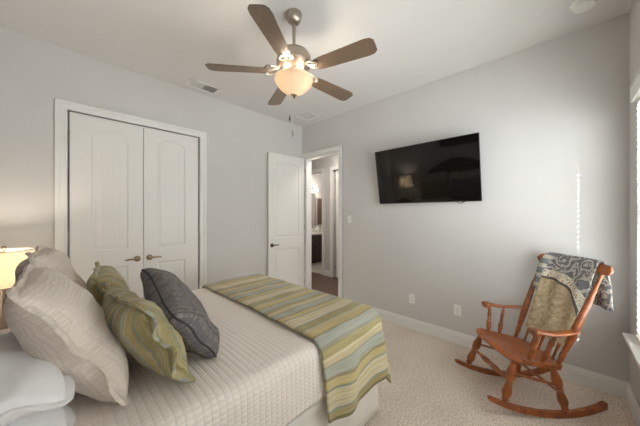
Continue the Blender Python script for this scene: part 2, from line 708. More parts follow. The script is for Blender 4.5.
def door_leaf(bm, w, h, th, panels, planks=0, y_front=0.0, sign=1):
    """leaf in local x (0..w), z (0..h), front face at y=0, body towards +y; panels = [(x0,x1,z0,z1,rise)]"""
    dp = .008
    box(bm, (0, dp, 0), (w, th, h))
    xs0, xs1 = panels[0][0], panels[0][1]
    # stiles and rails as raised skins
    box(bm, (0, 0, 0), (xs0, dp, h))
    box(bm, (xs1, 0, 0), (w, dp, h))
    ps = sorted(panels, key=lambda p: p[2])
    zz = 0
    for p in ps:
        box(bm, (xs0, 0, zz), (xs1, dp, p[2]))
        zz = p[3]
        if p[4]:
            # filler between the arch and the top rail
            lp = [q for q in arch_loop(*p)][2:]
            poly = [(xs0, p[3]), (xs1, p[3])] + lp
            for (xa, za), (xb, zb) in zip(lp, lp[1:]):
                f = [bm.verts.new(q) for q in ((xa, 0, za), (xb, 0, zb), (xb, 0, p[3]), (xa, 0, p[3]))]
                if abs(za - p[3]) < 1e-5 and abs(zb - p[3]) < 1e-5:
                    continue
                try:
                    bm.faces.new(f)
                except Exception:
                    pass
    box(bm, (xs0, 0, zz), (xs1, dp, h))
    for p in ps:
        lp = arch_loop(*p)
        i1, i2, i3 = inset(lp, .012), inset(lp, .026), inset(lp, .042)
        loops = [(lp, 0.0), (inset(lp, .006), .003), (i1, dp - .0005), (i2, dp - .0005), (i3, .0045)]
        rings = [[bm.verts.new((x, y, z)) for x, z in l] for l, y in loops]
        for a, c in zip(rings, rings[1:]):
            for i in range(len(a)):
                bm.faces.new((a[i], a[(i + 1) % len(a)], c[(i + 1) % len(a)], c[i]))
        if planks and p[4]:
            xa, xb = p[0] + .042, p[1] - .042
            zt = lambda x: p[3] - p[4] * (2 * (x - p[0]) / (p[1] - p[0]) - 1) ** 2 - .042
            pw = (xb - xa) / planks
            for k in range(planks):
                a0, a1 = xa + k * pw, xa + (k + 1) * pw
                g = .0035
                cols = [(a0, dp - .002 if k else .0045), (a0 + g, .0045), (a1 - g, .0045), (a1, dp - .002 if k < planks - 1 else .0045)]
                for (xx, yy), (x2, y2) in zip(cols, cols[1:]):
                    bm.faces.new([bm.verts.new(q) for q in ((xx, yy, p[2] + .042), (x2, y2, p[2] + .042), (x2, y2, zt(x2)), (xx, yy, zt(xx)))])
        else:
            bm.faces.new(rings[-1])
    return bm


def lever(bm, c, side, nrm_y=-1):
    """rose and lever at c on the front face (local -y out), lever pointing to side (+-1 in x)"""
    c = Vector(c)
    lathe_between(bm, c, c + Vector((0, -.012, 0)), [(0, .032), (.6, .032), (1, .026)], 20)
    lathe_between(bm, c + Vector((0, -.010, 0)), c + Vector((0, -.052, 0)), [(0, .013), (1, .011)], 12)
    pts = [c + Vector((side * q, -.050 + .006 * math.sin(q * 20), .004 * math.sin(q * 30))) for q in (-.012, .0, .03, .06, .09, .112)]
    tube(bm, pts, [.011, .012, .010, .0085, .0085, .006], 10)
    return bm


def hinge(bm, x, z, y=-.006):
    lathe_between(bm, (x, y, z - .05), (x, y, z + .05), [(0, .003), (.02, .007), (.98, .007), (1, .003)], 10)


leafw = (CX1 - CX0) / 2 - .003
UP = lambda w: [(.155, w - .135, .22, .885, 0), (.155, w - .135, 1.068, 2.345, .062)]
UPm = lambda w: [(.135, w - .155, .22, .885, 0), (.135, w - .155, 1.068, 2.345, .062)]
for nm, x0, pan, hx, sd, hgx in (('door_1', CX0, UP(leafw), leafw - .055, -1, -.004), ('door_2', CX0 + leafw + .006, UPm(leafw), .055, 1, leafw + .004)):
    b = bm_()
    door_leaf(b, leafw, DZ - .008, .035, pan, 5)
    d = struct(obj(nm, b, M['door']))
    d.location = (x0, YN + .004, .008)
    b = bm_()
    lever(b, (hx, 0, .950), sd)
    obj('door_handle', b, M['bronze'], d, 40)
    for z in (.22, 1.22, 2.22):
        b = bm_()
        hinge(b, hgx, z)
        obj('hinge', b, M['nickel'], d, 40)

# hall door, swung open against the closet wall: local x runs from the hinge towards the free edge
b = bm_()
W3 = HY1 - HY0 - .012
door_leaf(b, W3, DZ - .012, .035, [(.125, W3 - .125, .22, .86, 0), (.125, W3 - .125, 1.05, 2.32, .05)])
d3 = struct(obj('door_3', b, M['door']))
# front (local -y) must face the room (-Y): local x -> -X needs a mirrored leaf, so turn 0 and hinge at its far end
d3.location = (3.105 - W3 * math.cos(R(-2.2)), 3.365 - W3 * math.sin(R(-2.2)), .010)
d3.rotation_euler = (0, 0, R(-2.2))
b = bm_()
lever(b, (.062, 0, .940), 1)
obj('door_handle', b, M['dark_metal'], d3, 40)
for z in (.22, 1.22, 2.22):
    b = bm_()
    hinge(b, W3 + .006, z, .0)
    obj('hinge', b, M['nickel'], d3, 40)

# ------------------------------------------------------------------ windows and blinds
for wi, (xa, xb) in enumerate(WINS):
    n = wi + 1
    yo = YS - .115
    b = bm_()
    for z0, z1 in ((WZ0, WZ0 + .05), (WZ1 - .05, WZ1), ((WZ0 + WZ1) / 2 - .025, (WZ0 + WZ1) / 2 + .025)):
        box(b, (xa, yo, z0), (xb, yo + .05, z1), .004)
    xm = (xa + xb) / 2
    for x0, x1 in ((xa, xa + .045), (xb - .045, xb), (xm - .03, xm + .03)):
        box(b, (x0, yo, WZ0), (x1, yo + .05, WZ1), .004)
    wf = struct(obj('window_%d' % n, b, M['trim']))  # the second one is a made-up window that lights the room
    b = bm_()
    box(b, (xa + .02, yo + .022, WZ0 + .02), (xb - .02, yo + .026, WZ1 - .02))
    obj('pane', b, M['glass'], wf)
    b = bm_()
    box(b, (xa - .09, YS - .002, WZ0 - .024), (xb + .095, YS + .058, WZ0), .004)
    box(b, (xa, YS - .115, WZ0 - .024), (xb, YS, WZ0 - .0005))
    box(b, (xa - .06, YS - .001, WZ0 - .10), (xb + .065, YS + .016, WZ0 - .024), .003)
    obj('window_sill', b, M['trim'], wf)

PITCH, SLW = .0445, .050
bl_lab = ['white slatted blind in the window at the far right edge by the rocking chair', 'white slatted blind in the unseen window added for daylight behind the viewpoint']
for wi, (xa, xb) in enumerate(WINS):
    bt = thing('window_blind', bl_lab[wi], 'blind', ((xa + xb) / 2, YS, WZ0 + .01))
    hw = (xb - xa) / 2 - .003
    h = WZ1 - WZ0 - .01
    b = bm_()
    box(b, (-hw - .022, .004, h - .10), (hw + .022, .030, h + .005), .004)
    box(b, (-hw - .022, .004, h + .000), (hw + .022, .036, h + .010), .003)
    nsl = int((h - .13) / PITCH)
    box(b, (-hw, -.05, .05 + (nsl - 1) * PITCH + .034), (hw, .003, h - .004))
    obj('valance', b, M['vinyl'], bt)
    yc = -.016
    b = bm_()
    nsl = int((h - .13) / PITCH)
    hx = hw - .235
    tl = R((24, 66)[wi])
    for k in range(nsl):
        z = .05 + k * PITCH
        mt = Matrix.Translation((0, yc, z)) @ Matrix.Rotation(tl, 4, 'X')
        t_ = .0013
        holes = (hx,) if wi == 0 and z < 1.55 else ()
        cuts = [-hw] + [q for c in holes for q in (c - .008, c + .008)] + [hw]
        for s0, s1 in zip(cuts[::2], cuts[1::2]):
            box(b, (s0, -SLW / 2, -t_), (s1, SLW / 2, t_), 0, mt)
        for c in holes:
            box(b, (c - .008, -SLW / 2, -t_), (c + .008, -.0042, t_), 0, mt)
            box(b, (c - .008, .0042, -t_), (c + .008, SLW / 2, t_), 0, mt)
    obj('slat_panel', b, M['vinyl'], bt)
    b = bm_()
    box(b, (-hw, yc - .026, .004), (hw, yc + .026, .022), .003)
    obj('bottom_rail', b, M['vinyl'], bt)
    for c in (-hx, 0, hx):
        b = bm_()
        for yy in (-.028, .028):
            tube(b, [(c + .022, yc + yy, .02), (c + .022, yc + yy, h - .05)], .0011, 5)
        obj('ladder_cord', b, M['cord'], bt)
    b = bm_()
    tube(b, [(-hw + .10, .022, h - .10), (-hw + .10, .026, h - .9)], .004, 8)
    obj('tilt_wand', b, M['vinyl'], bt, 40)

# ------------------------------------------------------------------ hallway and bathroom beyond the door
HX = 4.40
b = bm_()
box(b, (XE, 1.2, -.10), (HX + .05, 5.95, -.001))
struct(obj('floor_hall', b, M['planks']))
b = bm_()
box(b, (HX + .05, 2.6, -.10), (6.8, 5.95, -.001))
struct(obj('floor_bath', b, M['tile']))
BY0, BY1 = 4.14, 4.92
SY0, SY1 = 3.02, 3.79
b = bm_()
for y0, y1 in ((1.2, SY0), (SY1, BY0), (BY1, 5.95)):
    box(b, (HX, y0, 0), (HX + .12, y1, ZC))
box(b, (HX, SY0, DZ), (HX + .12, SY1, ZC))
box(b, (HX, BY0, DZ), (HX + .12, BY1, ZC))
struct(obj('wall_hall', b, M['wall']))
b = bm_()
box(b, (XE, YN + T, 0), (XE + T, 5.95, ZC))
struct(obj('wall_hall_west', b, M['wall']))
b = bm_()
box(b, (XE + T, 1.1, 0), (HX + .12, 1.2, ZC))
struct(obj('wall_hall_south', b, M['wall']))
b = bm_()
box(b, (XE + T, 5.83, 0), (6.8, 5.95, ZC))
struct(obj('wall_bath_north', b, M['wall']))
b = bm_()
box(b, (6.7, 2.6, 0), (6.8, 5.95, ZC))
struct(obj('wall_bath_east', b, M['wall']))
b = bm_()
box(b, (HX + .12, 3.95, 0), (6.8, 4.05, ZC))
struct(obj('wall_bath_south', b, M['wall']))
b = bm_()
box(b, (HX + .12, 2.6, 0), (6.8, 2.7, ZC))
struct(obj('wall_closet_south', b, M['wall']))
casing('trim_4', 'y', HX, BY0, BY1, DZ, -1)
casing('trim_5', 'y', HX, SY0, SY1, DZ, -1)
baseboard('baseboard_hall', (HX, SY1 + .09), (HX, BY0 - .09), (-1, 0))
b = bm_()
W4 = SY1 - SY0 - .02
door_leaf(b, W4, DZ - .015, .035, [(.125, W4 - .125, .22, .86, 0), (.125, W4 - .125, 1.05, 2.32, .05)])
d4 = struct(obj('door_4', b, M['door']))
d4.location = (HX + .02, SY1 - .055, .01)
d4.rotation_euler = (0, 0, R(-78))
for z in (.22, 1.22, 2.22):
    b = bm_()
    hinge(b, -.012, z, -.002)
    obj('hinge', b, M['nickel'], d4, 40)

hl = bpy.data.lights.new('hall_fill_lamp', 'AREA')  # no such lamp in view; added to brighten the hallway
hl.shape = 'DISK'
hl.size = .5
hl.energy = 34
hl.color = (1, .93, .84)
ho = bpy.data.objects.new('hall_fill_lamp', hl)
COL.objects.link(ho)
ho.location = (3.85, 3.0, ZC - .10)
ct = thing('added_ceiling_lamp', 'round flush ceiling lamp added unseen to light the hallway', 'lamp', (3.85, 3.0, ZC))
b = bm_()
revolve(b, [(.27, -.001), (.28, -.03), (.27, -.05), (.255, -.05)], 32)
obj('lamp_base', b, M['nickel'], ct, 40)
b = bm_()
revolve(b, [(.25, -.05), (.25, -.07), (.2, -.09), (.05, -.098), (.001, -.098)], 32)
obj('diffuser', b, M['plastic'], ct, 40)

# vanity
vt = thing('vanity_cabinet', 'dark brown bathroom vanity cabinet seen through the open doorway', 'cabinet', (5.55, 5.82, 0))
b = bm_()
box(b, (-.95, -.58, .10), (.95, 0, .84))
box(b, (-.93, -.52, 0), (.93, -.01, .10))
obj('body', b, M['espresso'], vt)
for k in range(4):
    b = bm_()
    x0 = -.93 + k * .465
    box(b, (x0 + .012, -.602, .13), (x0 + .453, -.580, .81), .003)
    box(b, (x0 + .07, -.606, .19), (x0 + .395, -.601, .75), .003)
    dd = obj('cabinet_door', b, M['espresso'], vt)
    b = bm_()
    lathe_between(b, (x0 + (.42 if k % 2 == 0 else .045), -.602, .70), (x0 + (.42 if k % 2 == 0 else .045), -.632, .70), [(0, .006), (.5, .006), (.6, .014), (1, .010)], 12)
    obj('knob', b, M['nickel'], dd, 40)
b = bm_()
box(b, (-.98, -.63, .842), (.98, 0, .880), .004)
box(b, (-.98, -.022, .880), (.98, 0, .98), .003)
obj('countertop', b, M['marble'], vt)
ft = thing('faucet', 'chrome faucet on the white bathroom counter', 'faucet', (5.55, 5.60, .882))
b = bm_()
lathe_between(b, (0, 0, 0), (0, 0, .05), [(0, .028), (.3, .02), (1, .016)], 14)
tube(b, [(0, 0, .04), (0, -.005, .14), (0, -.05, .19), (0, -.11, .18), (0, -.12, .15)], .012, 10)
obj('spout', b, M['chrome'], ft, 40)
for s in (-.10, .10):
    b = bm_()
    lathe_between(b, (s, 0, 0), (s, 0, .06), [(0, .025), (.4, .015), (1, .018)], 12)
    tube(b, [(s, 0, .055), (s * 1.6, -.01, .075)], .007, 8)
    obj('tap_handle', b, M['chrome'], ft, 40)
b = bm_()
revolve(b, [(.001, 0), (.036, .0), (.038, .01), (.038, .11), (.03, .125), (.014, .13), (.014, .15), (.018, .155), (.018, .165), (.001, .166)], 20)
o = tag(obj('soap_bottle', b, M['plastic'], None, 40), 'white soap bottle on the bathroom counter', 'bottle')
o.location = (5.30, 5.52, .882)
b = bm_()
revolve(b, [(.001, 0), (.045, 0), (.06, .04), (.055, .1), (.03, .15), (.035, .17), (.03, .168), (.001, .15)], 20)
o = tag(obj('vase', b, M['plastic'], None, 40), 'small round white vase on the bathroom counter', 'vase')
o.location = (5.78, 5.64, .882)
mt_ = thing('mirror', 'wall mirror above the bathroom vanity', 'mirror', (5.30, 5.83, 1.02))
b = bm_()
box(b, (-.62, -.012, 0), (.55, -.001, 1.08))
obj('mirror_glass', b, M['mirror'], mt_)
b = bm_()
for q in (((-.64, -.02, -.02), (-.62, -.001, 1.10)), ((.55, -.02, -.02), (.57, -.001, 1.10)), ((-.64, -.02, 1.08), (.57, -.001, 1.10)), ((-.64, -.02, -.02), (.57, -.001, 0))):
    box(b, *q)
obj('mirror_frame', b, M['nickel'], mt_)
vl = thing('vanity_light', 'vanity light bar with glass shades over the bathroom mirror', 'lamp', (5.55, 5.83, 2.26))
b = bm_()
box(b, (-.42, -.03, -.04), (.42, -.001, .04), .006)
obj('light_bar', b, M['chrome'], vl)
for s in (-.3, 0, .3):
    b = bm_()
    revolve(b, [(.025, .05), (.035, .03), (.055, -.06), (.05, -.06), (.03, .03), (.02, .045)], 18, (s, -.09, -.02), False)
    obj('glass_shade', b, M['bathbulb'], vl, 40)
pl = bpy.data.lights.new('vanity_lamp', 'POINT')
pl.energy = 22
pl.shadow_soft_size = .12
pl.color = (1, .93, .85)
po = bpy.data.objects.new('vanity_lamp', pl)
COL.objects.link(po)
po.location = (5.5, 5.45, 2.2)
b = bm_()  # made-up hanging cloth and bar, standing in for a brown mirror reflection
n = 16
secs = []
for i in range(n + 1):
    x = -.19 + .38 * i / n
    y = -.03 + .008 * math.sin(i * 1.9)
    secs.append([(x, y, 0), (x, y + .02, 0), (x, y + .02, .85), (x, y, .85)])
sweep_rect(b, secs)
o = tag(obj('reflection_cloth', b, M['reflection_cloth'], None, 50), 'brown cloth made up for a brown reflection, hanging beside the bathroom mirror', 'reflection_cloth')
o.location = (6.12, 5.805, 1.10)
b = bm_()
tube(b, [(5.90, 5.80, 1.955), (6.34, 5.80, 1.955)], .008, 8)
for x in (5.90, 6.34):
    tube(b, [(x, 5.80, 1.955), (x, 5.831, 1.955)], .012, 8)
tag(obj('reflection_cloth_bar', b, M['chrome'], None, 40), 'chrome bar on the bathroom wall, made up to hold the brown cloth', 'towel bar')

# ------------------------------------------------------------------ bed
BX0, BX1, BY_0, BY_1, BT = -.40, 1.66, .985, 2.60, .722
bed = thing('bed', 'bed with white quilt against the headboard wall, foot toward the television', 'bed', ((BX0 + BX1) / 2, (BY_0 + BY_1) / 2, 0))
ox, oy = bed.location.x, bed.location.y
b = bm_()
hw = (BY_1 - BY_0) / 2 + .04
poly = [(-hw, 0), (hw, 0)] + [(hw - 2 * hw * i / 24, 1.12 + .33 * max(0, math.sin(PI * i / 24)) ** 1.4) for i in range(25)]
mt = Matrix(((0, 0, 1, XW + .008 - ox), (1, 0, 0, 0), (0, 1, 0, .0), (0, 0, 0, 1)))
prism(b, poly, mt, .045)
poly2 = [(-hw - .012, 1.09), (-hw + .03, 1.09)] + [(-hw + .03 + (2 * hw - .06) * i / 24, 1.09 + .30 * max(0, math.sin(PI * i / 24)) ** 1.4) for i in range(1, 25)] + [(hw + .012, 1.09)] + [(hw + .012 - (2 * hw + .024) * i / 24, 1.135 + .34 * max(0, math.sin(PI * i / 24)) ** 1.4) for i in range(25)]
prism(b, poly2, mt @ Matrix.Translation((0, 0, .0)), .062)
obj('headboard', b, M['mahogany'], bed)
b = bm_()
box(b, (BX0 - ox, BY_0 - oy + .02, .18), (BX1 - ox - .02, BY_1 - oy - .02, .40), .02)
obj('box_spring', b, M['mattress'], bed)
b = bm_()
box(b, (BX0 - ox, BY_0 - oy + .015, .40), (BX1 - ox - .012, BY_1 - oy - .015, BT - .02), .04)
obj('mattress', b, M['mattress'], bed, 40)
for sx in (BX0 + .08, BX1 - .12):
    for sy in (BY_0 + .1, BY_1 - .1):
        b = bm_()
        lathe_between(b, (sx - ox, sy - oy, 0), (sx - ox, sy - oy, .19), [(0, .025), (1, .03)], 10)
        obj('leg', b, M['mahogany'], bed)


def sheet_strip(bm, path, z0, z1, amp, wl, flare=.0, th=.004):
    """hanging pleated strip along a plan path"""
    pts = []
    for i in range(len(path) - 1):
        a, c = Vector(path[i]), Vector(path[i + 1])
        m = max(2, int((c - a).length / .02))
        for k in range(m):
            pts.append(a.lerp(c, k / m))
    pts.append(Vector(path[-1]))
    s = 0
    rings = []
    for i, p in enumerate(pts):
        d = (pts[min(i + 1, len(pts) - 1)] - pts[max(i - 1, 0)]).normalized()
        nrm = Vector((d.y, -d.x))
        if i:
            s += (p - pts[i - 1]).length
        row = []
        for k in range(7):
            t = k / 6
            w = amp * t * math.sin(s * 2 * PI / wl + noise.noise(Vector((s * 2, 0, 0)))) + flare * t
            q = p + nrm * w
            row.append(bm.verts.new((q.x, q.y, z1 + (z0 - z1) * t)))
        rings.append(row)
    for a, c in zip(rings, rings[1:]):
        for k in range(6):
            bm.faces.new((a[k], a[k + 1], c[k + 1], c[k]))
    return bm


b = bm_()
e = .008
sheet_strip(b, [(BX0 - ox, BY_0 - oy + e), (BX1 - ox - .03, BY_0 - oy + e), (BX1 - ox - .01, BY_0 - oy + .03), (BX1 - ox - .01, BY_1 - oy - .03), (BX1 - ox - .03, BY_1 - oy - e), (BX0 - ox, BY_1 - oy - e)], .012, .42, .006, .33, .022)
sk = obj('bed_skirt', b, M['skirt'], bed, 60)
sk.modifiers.new('thick', 'SOLIDIFY').thickness = .004


def drape(bm, x0, x1, y0, y1, ex, ey0, ey1, top, dropx, drop0, drop1, rad, step=.025, wr=None, clampc=True, flare=.03):
    """cloth over a box: flat from x0..x1 (x1 past the foot edge ex hangs), y0..y1 hanging past ey0 / ey1"""
    uvl = bm.loops.layers.uv.new('UVMap')
    na, nb = int(math.ceil((x1 - x0) / step)), int(math.ceil((y1 - y0) / step))
    grid = []
    for i in range(na + 1):
        row = []
        for j in range(nb + 1):
            a = x0 + (x1 - x0) * i / na
            c = y0 + (y1 - y0) * j / nb
            oxx = max(0, a - (ex - rad))
            oyy = (c - (ey1 - rad)) if c > ey1 - rad else ((c - (ey0 + rad)) if c < ey0 + rad else 0)
            o = math.hypot(oxx, oyy)
            px, py, pz = min(a, ex - rad), min(max(c, ey0 + rad), ey1 - rad), top
            hang = 0
            nx, ny = 0, 0
            if o > 1e-9:
                nx, ny = oxx / o, oyy / o
                if clampc:
                    o = max(oxx, abs(oyy)) * (1 + .12 * min(1, oxx / max(abs(oyy), 1e-6)) * min(1, abs(oyy) / max(oxx, 1e-6)))
                arc = rad * PI / 2
                fl_k = flare
                if o < arc:
                    hr, dz = rad * math.sin(o / rad), rad * (1 - math.cos(o / rad))
                else:
                    hr, dz = rad + fl_k * (o - arc), rad + (o - arc)
                    hang = min(1, (o - arc) / .12)
                px += nx * hr
                py += ny * hr
                pz -= dz
            p = Vector((px, py, pz))
            if wr:
                p = wr(p, a, c, hang, nx, ny)
            row.append((bm.verts.new(p), (a, c)))
        grid.append(row)
    for i in range(na):
        for j in range(nb):
            q = (grid[i][j], grid[i + 1][j], grid[i + 1][j + 1], grid[i][j + 1])
            f = bm.faces.new([v for v, _ in q])
            for lp, (_, u) in zip(f.loops, q):
                lp[uvl].uv = u
    return bm


def quilt_wr(p, a, c, hang, nx, ny):
    n = noise.noise(Vector((a * 2.2, c * 2.2, 3.1)))
    p.z += .004 * n * (1 - hang)
    w = .010 * hang * noise.noise(Vector((a * 4, c * 1.2, 7)))
    p.x += nx * w
    p.y += ny * w
    return p


b = bm_()
drape(b, BX0 + .01, BX1 + .33, BY_0 - .27, BY_1 + .27, BX1, BY_0, BY_1, BT, .3, .3, .3, .055, .022, quilt_wr)
q = tag(obj('quilt', b, M['quilt'], None, 60), 'white textured quilt spread over the bed mattress', 'quilt')
md = q.modifiers.new('thick', 'SOLIDIFY')
md.thickness = .010
md.offset = 1


def throw_wr(p, a, c, hang, nx, ny):
    n = noise.noise(Vector((a * 3.2, c * 1.6, 1.7))) + .5 * noise.noise(Vector((a * 7, c * 3, 4.2)))
    p.z += .004 + .012 * abs(n) * (1 - hang)
    p.x += .014 * noise.noise(Vector((c * 2.4, 2.2, a * .5)))
    p.z -= .006 * max(0, 1 - (a - 1.015) / .05) ** 2 * (1 - hang)
    fold = .5 + .5 * math.sin(a * 17 + 1.4 * noise.noise(Vector((a * 2, c * 2, 0))))
    p.z += .007 * noise.noise(Vector((a * 6 + c * 2, c * 5, 9)))
    w = hang * (.004 + .032 * fold * fold + .012 * n)
    p.x += nx * w
    p.y += ny * w
    if hang > 0:
        p.z += .012 * math.sin(a * 9)
        p.x += .05 * hang * (BY_0 - c) * (1 if c < BY_0 else 0)
    return p


b = bm_()
drape(b, 1.015, BX1 + .24, BY_0 - .43, BY_1 + .34, BX1 + .035, BY_0 - .022, BY_1 + .022, BT + .022, .1, .4, .4, .085, .016, throw_wr, False, .075)
th = tag(obj('throw_blanket', b, M['stripe'], None, 60), 'olive, gold and blue striped throw folded across the foot of the bed', 'blanket')
md = th.modifiers.new('thick', 'SOLIDIFY')
md.thickness = .018
md.offset = 1
md2 = th.modifiers.new('soft', 'SUBSURF')
md2.levels = md2.render_levels = 1


# ------------------------------------------------------------------ pillows
def pillow_bm(w, h, t, seed=0, n=34, pinch=.07, wr=.012, sag=0.0, flange=0.0, only=None, fw=.006, exp=.42, scal=.0, rnd=.20):
    """cushion in local xy (w by h), thickness along z. only: None = body, 'flange' = the border"""
    bm = bm_()
    uvl = bm.loops.layers.uv.new('UVMap')
    sd = Vector((seed * 13.7, seed * 3.1, seed * 7.7))

    def edge(u, v):
        x = u * (1 - pinch * (1 - v * v) * abs(u)) * math.sqrt(1 - rnd * v ** 6) * w / 2
        y = v * (1 - pinch * (1 - u * u) * abs(v)) * math.sqrt(1 - rnd * u ** 6) * h / 2
        y -= sag * (1 - u * u) * max(0, v) * h
        wob = .012 * noise.noise(sd + Vector((u * 1.8, v * 1.8, 9)))
        return Vector((x + wob, y + wob, .028 * noise.noise(sd + Vector((u * 1.3, v * 1.3, 5)))))
    if only == 'flange':
        per = []
        m = 30
        for i in range(m):
            per.append((-1 + 2 * i / m, -1))
        for i in range(m):
            per.append((1, -1 + 2 * i / m))
        for i in range(m):
            per.append((1 - 2 * i / m, 1))
        for i in range(m):
            per.append((-1, 1 - 2 * i / m))
        top, bot = [], []
        K = 4
        for k in range(K + 1):
            r1, r2 = [], []
            f = k / K
            for i, (u, v) in enumerate(per):
                p = edge(u, v)
                g = flange * f + (scal * f * (math.sin(i * .8) + .6 * math.sin(i * .33)))
                pa, pb = edge(*per[i - 1]), edge(*per[(i + 1) % len(per)])
                tg = (pb - pa)
                d = Vector((tg.y, -tg.x, 0)).normalized()
                wz = f * (.007 * math.sin(i * .42) + .018 * noise.noise(sd + Vector((i * .21, 2, 1))) ) * (flange / .04)
                q = p + d * g + Vector((0, 0, wz))
                q -= d * .012
                e = fw / 2 if k < K else fw * .7
                r1.append((bm.verts.new(q + Vector((0, 0, e))), (q.x, q.y)))
                r2.append((bm.verts.new(q - Vector((0, 0, e))), (q.x, q.y)))
            top.append(r1)
            bot.append(r2)

        def strip(ra, rb):
            for i in range(len(ra)):
                j = (i + 1) % len(ra)
                qd = (ra[i], ra[j], rb[j], rb[i])
                f = bm.faces.new([x for x, _ in qd])
                for lp, (_, uvv) in zip(f.loops, qd):
                    lp[uvl].uv = uvv
        for a, c in zip(top, top[1:]):
            strip(a, c)
        for a, c in zip(bot, bot[1:]):
            strip(c, a)
        strip(top[-1], bot[-1])
        return bm
    sides = []
    bord = {}
    for sgn in (1, -1):
        g = []
        for i in range(n + 1):
            row = []
            for j in range(n + 1):
                u, v = -1 + 2 * i / n, -1 + 2 * j / n
                u = math.sin(u * PI / 2) * .6 + u * .4
                v = math.sin(v * PI / 2) * .6 + v * .4
                onb = i in (0, n) or j in (0, n)
                p = edge(u, v)
                if onb and (i, j) in bord:
                    row.append((bord[(i, j)], (p.x, p.y)))
                    continue
                k = (max(0, 1 - abs(u) ** 2.6) * max(0, 1 - abs(v) ** 2.6)) ** exp
                z = sgn * t / 2 * k * (1 - .25 * sag * v)
                wrn = noise.noise(sd + Vector((p.x * 9, p.y * 9, sgn * 3))) + .5 * noise.noise(sd + Vector((p.x * 19, p.y * 19, sgn)))
                # puckers that run in from the seam
                ang = math.atan2(v, u)
                pk = math.sin(ang * 23 + seed) * max(0, 1 - k) * .5
                z += sgn * (wr * wrn + wr * pk) * min(1, k * 1.6)
                vtx = bm.verts.new(p + Vector((0, 0, z)))
                if onb:
                    bord[(i, j)] = vtx
                row.append((vtx, (p.x, p.y)))
            g.append(row)
        sides.append(g)
    for sgn, g in zip((1, -1), sides):
        for i in range(n):
            for j in range(n):
                qd = [g[i][j], g[i + 1][j], g[i + 1][j + 1], g[i][j + 1]]
                if sgn < 0:
                    qd = qd[::-1]
                try:
                    f = bm.faces.new([x for x, _ in qd])
                except Exception:
                    continue
                for lp, (_, uvv) in zip(f.loops, qd):
                    lp[uvl].uv = uvv
    return bm


def piping_bm(w, h, seed, r, pinch=.07, sag=0.0):
    sd = Vector((seed * 13.7, seed * 3.1, seed * 7.7))
    pts = []
    m = 26
    per = [(-1 + 2 * i / m, -1) for i in range(m)] + [(1, -1 + 2 * i / m) for i in range(m)] + [(1 - 2 * i / m, 1) for i in range(m)] + [(-1, 1 - 2 * i / m) for i in range(m + 1)]
    for u, v in per:
        x = u * (1 - pinch * (1 - v * v) * abs(u)) * math.sqrt(1 - .20 * v ** 6) * w / 2
        y = v * (1 - pinch * (1 - u * u) * abs(v)) * math.sqrt(1 - .20 * u ** 6) * h / 2
        y -= sag * (1 - u * u) * max(0, v) * h
        wob = .012 * noise.noise(sd + Vector((u * 1.8, v * 1.8, 9)))
        pts.append(Vector((x + wob, y + wob, .028 * noise.noise(sd + Vector((u * 1.3, v * 1.3, 5))))))
    bm = bm_()
    tube(bm, pts, r, 6)
    return bm


def place(o, c, yaw, lean, roll=0.0):
    """local x -> along the bed's width (+Y turned by yaw), local y -> up, leaning back to -X by lean, local z -> to the room (+X)"""
    m = Matrix(((0, 0, 1, 0), (1, 0, 0, 0), (0, 1, 0, 0), (0, 0, 0, 1)))
    o.matrix_world = Matrix.Translation(c) @ Matrix.Rotation(R(yaw), 4, 'Z') @ Matrix.Rotation(R(-lean), 4, 'Y') @ Matrix.Rotation(R(roll), 4, 'X') @ m


def sham(name, mat, w, h, t, c, yaw, lean, roll, seed, label, group, flange, scal, wr=.012, cat='pillow', sag=.0, exp=.42, pinch=.07, rnd=.10):
    o = tag(obj(name, pillow_bm(w, h, t, seed, wr=wr, sag=sag, exp=exp, pinch=pinch, rnd=rnd), mat, None, 80), label, cat, group)
    obj('flange', pillow_bm(w, h, t, seed, flange=flange, only='flange', scal=scal, sag=sag, pinch=pinch, rnd=rnd, fw=.009), mat, o, 80)
    place(o, c, yaw, lean, roll)
    return o


G1 = 'cream quilted shams against the headboard'
sham('pillow_sham', M['sham'], .67, .555, .23, (.050, 1.512, .980), 1.7, 29, -1.3, 3, 'large cream quilted sham with wavy edge, nearest the stacked white pillows', G1, .030, .007, .010, exp=.46)
sham('pillow_sham', M['sham'], .58, .52, .23, (.015, 2.17, 1.01), -2, 24, -1, 5, 'cream quilted sham half hidden beside the lamp, farther from the white pillows', G1, .030, .007, .010)
G2 = 'olive striped shams'
sham('pillow_sham', M['stripe_sham'], .61, .385, .19, (.285, 1.43, .922), 3, 28, -3, 8, 'olive and blue striped sham with floppy flange leaning beside the grey pillow', G2, .045, .004, .014, exp=.46)
sham('pillow_sham', M['stripe_sham'], .56, .36, .19, (.255, 2.10, .935), -1, 25, -1, 11, 'olive striped sham farther back near the closet, behind the nearer striped one', G2, .045, .004, .014)
g = tag(obj('throw_pillow', pillow_bm(.54, .42, .20, 14, wr=.012, exp=.45), M['plaid'], None, 80), 'dark grey plaid square pillow at the front of the pillow pile', 'pillow')
obj('piping', piping_bm(.54, .42, 14, .005), plain('charcoal_piping', (52, 50, 52), .8), g, 60)
place(g, (.452, 1.456, .947), -9, 35, 18.7)
G3 = 'white sleeping pillows stacked by the headboard'
